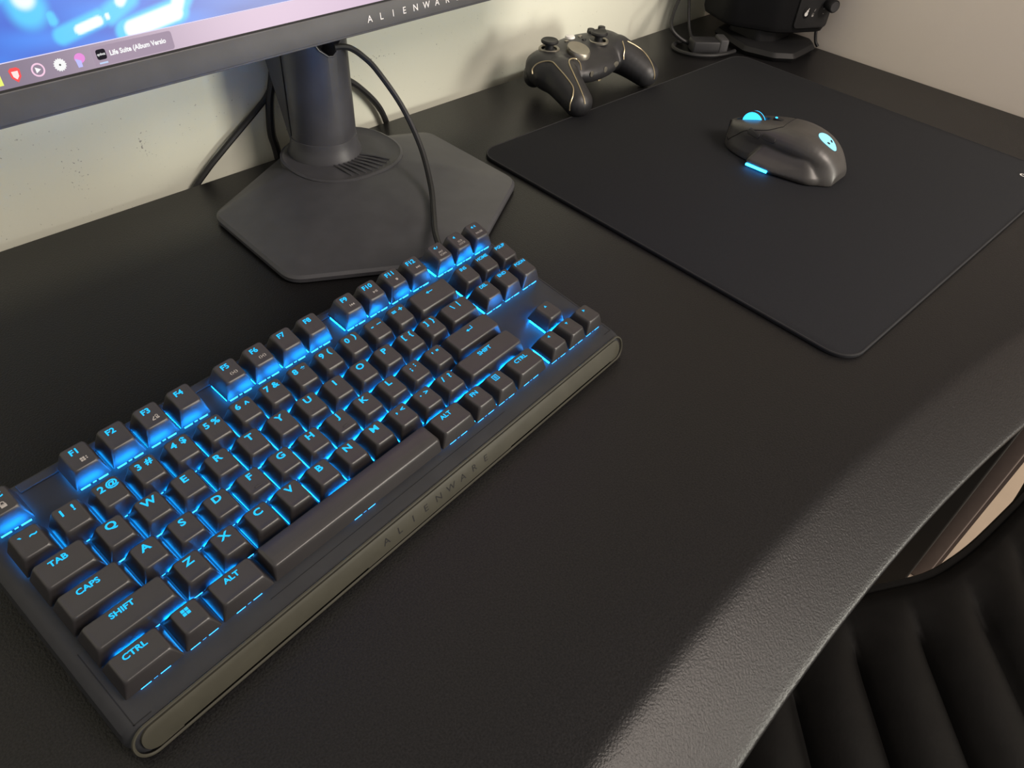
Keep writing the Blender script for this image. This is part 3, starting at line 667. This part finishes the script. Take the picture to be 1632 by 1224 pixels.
dp = obj('direction_pad', xf(lathe([(12.8, -2), (13.2, 2.2), (12.2, 4.0), (6, 3.1), (0.3, 2.8)], 28), lambda x, y, z: (p.x+x, p.y+y, p.z+z+0.25*y)), MT['pewter'], ct)
p = drop(0, 30)
obj('home_button', move(cyl(6, 5.4, -1.5, 2.2, 20, 0.6), p.x, p.y, p.z), MT['white'], ct)
for (x, y) in ((44, 34), (53, 26), (35, 26), (44, 18)):
    q = drop(x, y); obj('face_button', move(cyl(4.6, 4.2, -1.5, 3.2, 16, 0.6), q.x, q.y, q.z), MT['rubber'], ct)
for (x, y) in ((-12, 25), (12, 25), (-9, 17), (9, 17)):
    q = drop(x, y); obj('menu_button', move(bbox(-2.6, 2.6, -1.5, 1.5, -1, 1.2, 0.4), q.x, q.y, q.z), MT['pewter' if y > 20 else 'rubber'], ct)
# gold lines drawn along the grips
def trimline(rays, r=0.7):
    P = [hit(*q) for q in rays]; P = [q for q in P if q]
    if len(P) > 2: obj('trim_line', tube(P, r, 6, 6), MT['gold'], ct)
cinv = (Matrix.Translation((0.678, 0.350, 0)) @ Matrix.Rotation(CROT, 4, 'Z')).inverted()
def fl(px, py):                               # sight line from where the picture was taken, in the controller's own millimetres
    d = RX*((px-816)/1194.806)+RY*((py-612)/1194.806)+RZ
    o = cinv@cam.matrix_world.translation; return (o/S, cinv.to_3x3()@d)
trimline([fl(849, 118), fl(849, 110), fl(856, 102), fl(868, 98), fl(880, 99), fl(890, 109), fl(903, 124), fl(913, 139), fl(913, 152), fl(909, 165), fl(908, 176)])
trimline([fl(932, 166), fl(930, 156), fl(923, 138), fl(914, 118), fl(907, 102), fl(908, 95), fl(917, 94), fl(924, 101), fl(926, 112)])
trimline([fl(992, 66), fl(995, 78), fl(994, 88), fl(994, 95)])
trimline([fl(1000, 66), fl(1013, 73), fl(1025, 82), fl(1035, 95), fl(1041, 108), fl(1043, 120), fl(1042, 126)])
trimline([fl(1004, 64), fl(1020, 69), fl(1034, 79), fl(1044, 92)], 0.5)
for x, nm in ((-22, 'port'), (0, 'port'), (22, 'port')):
    q = hit((x, -150, 30), (0, 1, 0.0), 0.0)
    if q: obj(nm, xf(lathe([(2.0, -0.5), (3.0, -0.2), (3.0, 0.5), (2.0, 0.6)], 16), lambda X, Y, Z, q=q: (q.x+X*(1.6 if q.x > 10 else 1), q.y-Z, q.z+Y)), MT['pewter'], ct)
for s in (-1, 1): obj('rear_paddle', xf(bbox(-3, 3, -14, 14, -2, 2, 1), lambda X, Y, Z, s=s: (s*20+X+s*0.2*Y, 8+Y, 13+Z+0.3*Y)), MT['gold'], ct)

# ------------------------------------------------------------------ speaker
sp = thing('desktop_speaker', 'black desktop speaker with volume knob on angular foot beside wall', 'speaker', (985, 300, 0))
def SPX(VF): return move(VF, -985, -300, 0)
foot = rpoly([(928, 300), (938, 262), (958, 243), (1018, 246), (1034, 262), (1034, 340), (1000, 372), (958, 366)], 5, 3)
obj('foot', SPX(loft([[(x, y, 0) for x, y in inset(foot, 4)], [(x, y, 4) for x, y in inset(foot, 1)], [(x, y, 6) for x, y in foot], [(x, y, 11) for x, y in inset(foot, 4)], [(x, y, 12) for x, y in inset(foot, 7)]])), MT['speaker'], sp, smooth=20)
obj('neck', SPX(slab(rpoly([(955, 300), (975, 285), (1015, 285), (1020, 340), (965, 350)], 6, 3), 10, 34, 1)), MT['speaker'], sp)
bodyp = rpoly([(932, 338), (958, 282), (975, 268), (1022, 243), (1036, 262), (1036, 345), (1000, 395), (955, 392)], [16, 8, 5, 9, 8, 12, 14, 14], 5)
obj('cabinet', SPX(loft([[(x, y, 24) for x, y in inset(bodyp, 9)], [(x, y, 27) for x, y in inset(bodyp, 3)], [(x, y, 33) for x, y in inset(bodyp, 0.5)], [(x, y, 200) for x, y in inset(bodyp, -3)], [(x, y, 204) for x, y in inset(bodyp, 3)]])), MT['speaker'], sp, smooth=30)
f0, f1 = Vector((975.5, 266.5, 0)), Vector((1021, 242.5, 0)); fx = (f1-f0).normalized(); fn = Vector((fx.y, -fx.x, 0))
def onpan(x, z, h): p = f0+fx*x+fn*h; return (p.x-985, p.y-300, z)
fp = obj('control_panel', xf(slab(rrect(48, 150, 5, 3, 25, 108), -2, 1.2, 0.6), onpan), MT['panel'], sp)
bd = obj('badge', xf(slab([(14+5.2*math.cos(2*math.pi*k/20), 52+7.0*math.sin(2*math.pi*k/20)) for k in range(20)], 0.8, 1.7, 0.3), onpan), MT['groove'], fp)
obj('badge_mark', xf(join(move(disc(2.4, 14, 1, 1.15), 13.6, 50.4, 0), move(disc(1.6, 12), 14.6, 53.6, 0), line2(14.4, 54, 16.2, 57.2, 0.9)), lambda x, y, z: onpan(x, y, 1.85)), MT['white'], bd, smooth=0)
obj('panel_icon', xf(join(rect(24, 48, 2.6, 2.4), line2(25, 53, 26, 56, 0.6), move(ringflat(0.9, 1.3, 10), 24, 50, 0)), lambda x, y, z: onpan(x, y, 1.35)), MT['print'], fp, smooth=0)
obj('panel_icon', xf(join(rect(38, 56, 1.6, 1.2), rect(39, 50, 2.2, 0.8)), lambda x, y, z: onpan(x, y, 1.35)), MT['print'], fp, smooth=0)
kn = obj('volume_knob', xf(lathe([(6.5, 0), (6.5, 5), (7.6, 6), (7.6, 13), (6.8, 14), (0.2, 14)], 24), lambda x, y, z: onpan(42+x, 62+y, z+1)), MT['speaker'], sp)
obj('knob_face', xf(lathe([(6.0, 14), (5.8, 14.5), (0.2, 14.3)], 24), lambda x, y, z: onpan(42+x, 62+y, z+1)), MT['bezel'], kn)

c = obj('cable', tube([(978, 398, 150), (968, 409, 146), (950, 411, 110), (926, 404, 60), (893, 392, 34), (876, 380, 22), (880, 368, 12), (893, 355, 4), (902, 350, 3)], 2.4, 8, 8), MT['rubber'])
tag(c, 'black cable bowing left from behind the speaker to connector', 'cable')
c = obj('cable', tube([(996, 400, 132), (985, 412, 135), (966, 422, 120), (952, 418, 84), (941, 406, 52), (930, 390, 18), (922, 378, 5), (917, 368, 2.2)], 1.9, 8, 8), MT['rubber'])
tag(c, 'thin black cable hanging straight down from behind the speaker', 'cable')
c = obj('cable', tube([(896, 372, 3), (876, 372, 3), (864, 358, 3), (866, 338, 3), (884, 320, 3), (905, 312, 3), (925, 310, 3)], 2.6, 8, 8), MT['rubber'])
tag(c, 'black cable curled flat on desk beside mouse pad corner', 'cable')
c = obj('cable', tube([(1028, 300, 120), (1036, 285, 80), (1038, 268, 40), (1037, 258, 10), (1037, 252, 2.2)], 2.0, 8, 8), MT['rubber'])
tag(c, 'black cable running down right side of speaker foot', 'cable')
pl = thing('cable_connector', 'small black rectangular connector lying beside speaker foot', 'connector', (900, 337, 0), (0, 0, math.radians(-38)))
obj('connector_body', bbox(-22, 20, -11, 11, 0, 15, 2), MT['plastic'], pl)
obj('connector_cap', bbox(12, 24, -12, 12, 0, 18, 2), MT['bezel'], pl)

# ------------------------------------------------------------------ chair
ch = thing('office_chair', 'black ribbed leatherette chair pushed under the desk front edge', 'chair', (500, -430, -740))
SEATZ = -232
FR = [(250, -105), (293, -133), (399, -226), (481, -253.6), (549, -273), (599, -305), (640, -338), (686, -376), (740, -430), (800, -500), (850, -580)]   # front edge in seat axes (s across ribs, t along them)
def tfront(sv):
    for (a, b), (c, d) in zip(FR, FR[1:]):
        if sv <= c: return b+(d-b)*(sv-a)/(c-a)
    return FR[-1][1]
def S2W(sv, tv): return (0.6919*sv-0.7220*tv, -0.7220*sv-0.6919*tv)
rings = []; NS = 150
edge_pts = []
for i in range(NS+1):
    sv = 262+(845-262)*i/NS; tf = sum(tfront(sv+q) for q in (-16, -8, 0, 8, 16))/5; tb_ = tf+430
    ph = ((sv-389)/63.0) % 1.0; rib = math.sin(math.pi*ph)**0.55; dz = 15*(rib-1)
    side = 1-smooth01((262+40-sv)/40)*0.0
    pr = [(tf+6, SEATZ-84), (tf, SEATZ-70), (tf, SEATZ-26)]
    for k in range(1, 7): a = math.radians(90*k/6); pr.append((tf+22*(1-math.cos(a)), SEATZ-26+22*math.sin(a)))
    for k in range(1, 5): pr.append((tf+22+14*k, SEATZ-4+4*k/4+dz*smooth01(k/4)))
    for k in range(1, 9): pr.append((tf+78+(tb_-tf-108)*k/8, SEATZ+dz))
    pr += [(tb_, SEATZ-26), (tb_, SEATZ-70), (tb_-6, SEATZ-84)]
    rings.append([S2W(sv, tv)+(z,) for tv, z in pr]); edge_pts.append(S2W(sv, tf+3)+(SEATZ-12,))
V, F = loft(rings)
CH = lambda VF: move(VF, -500, 430, 740)
obj('seat_cushion', CH((V, F)), MT['leather'], ch, smooth=60)
obj('piping', CH(tube(edge_pts, 4, 6, raw=True)), MT['leather'], ch)
obj('gas_column', CH(move(cyl(28, 25, -690, SEATZ-84, 20), 480, -430, 0)), MT['steel'], ch)
for k in range(5):
    a = 2*math.pi*k/5+0.3; e = (480+300*math.cos(a), -430+300*math.sin(a))
    lg_ = obj('base_arm', CH(tube([(480, -430, -665), (480+150*math.cos(a), -430+150*math.sin(a), -672), (e[0], e[1], -690)], [24]*17, 8, 8)), MT['steel'], ch)
    obj('caster', CH(xf(lathe([(8, -18), (24, -18), (26, -12), (26, 12), (24, 18), (8, 18)], 18), lambda x, y, z, e=e: (e[0]+z, e[1]+x, -714+y))), MT['rubber'], lg_)
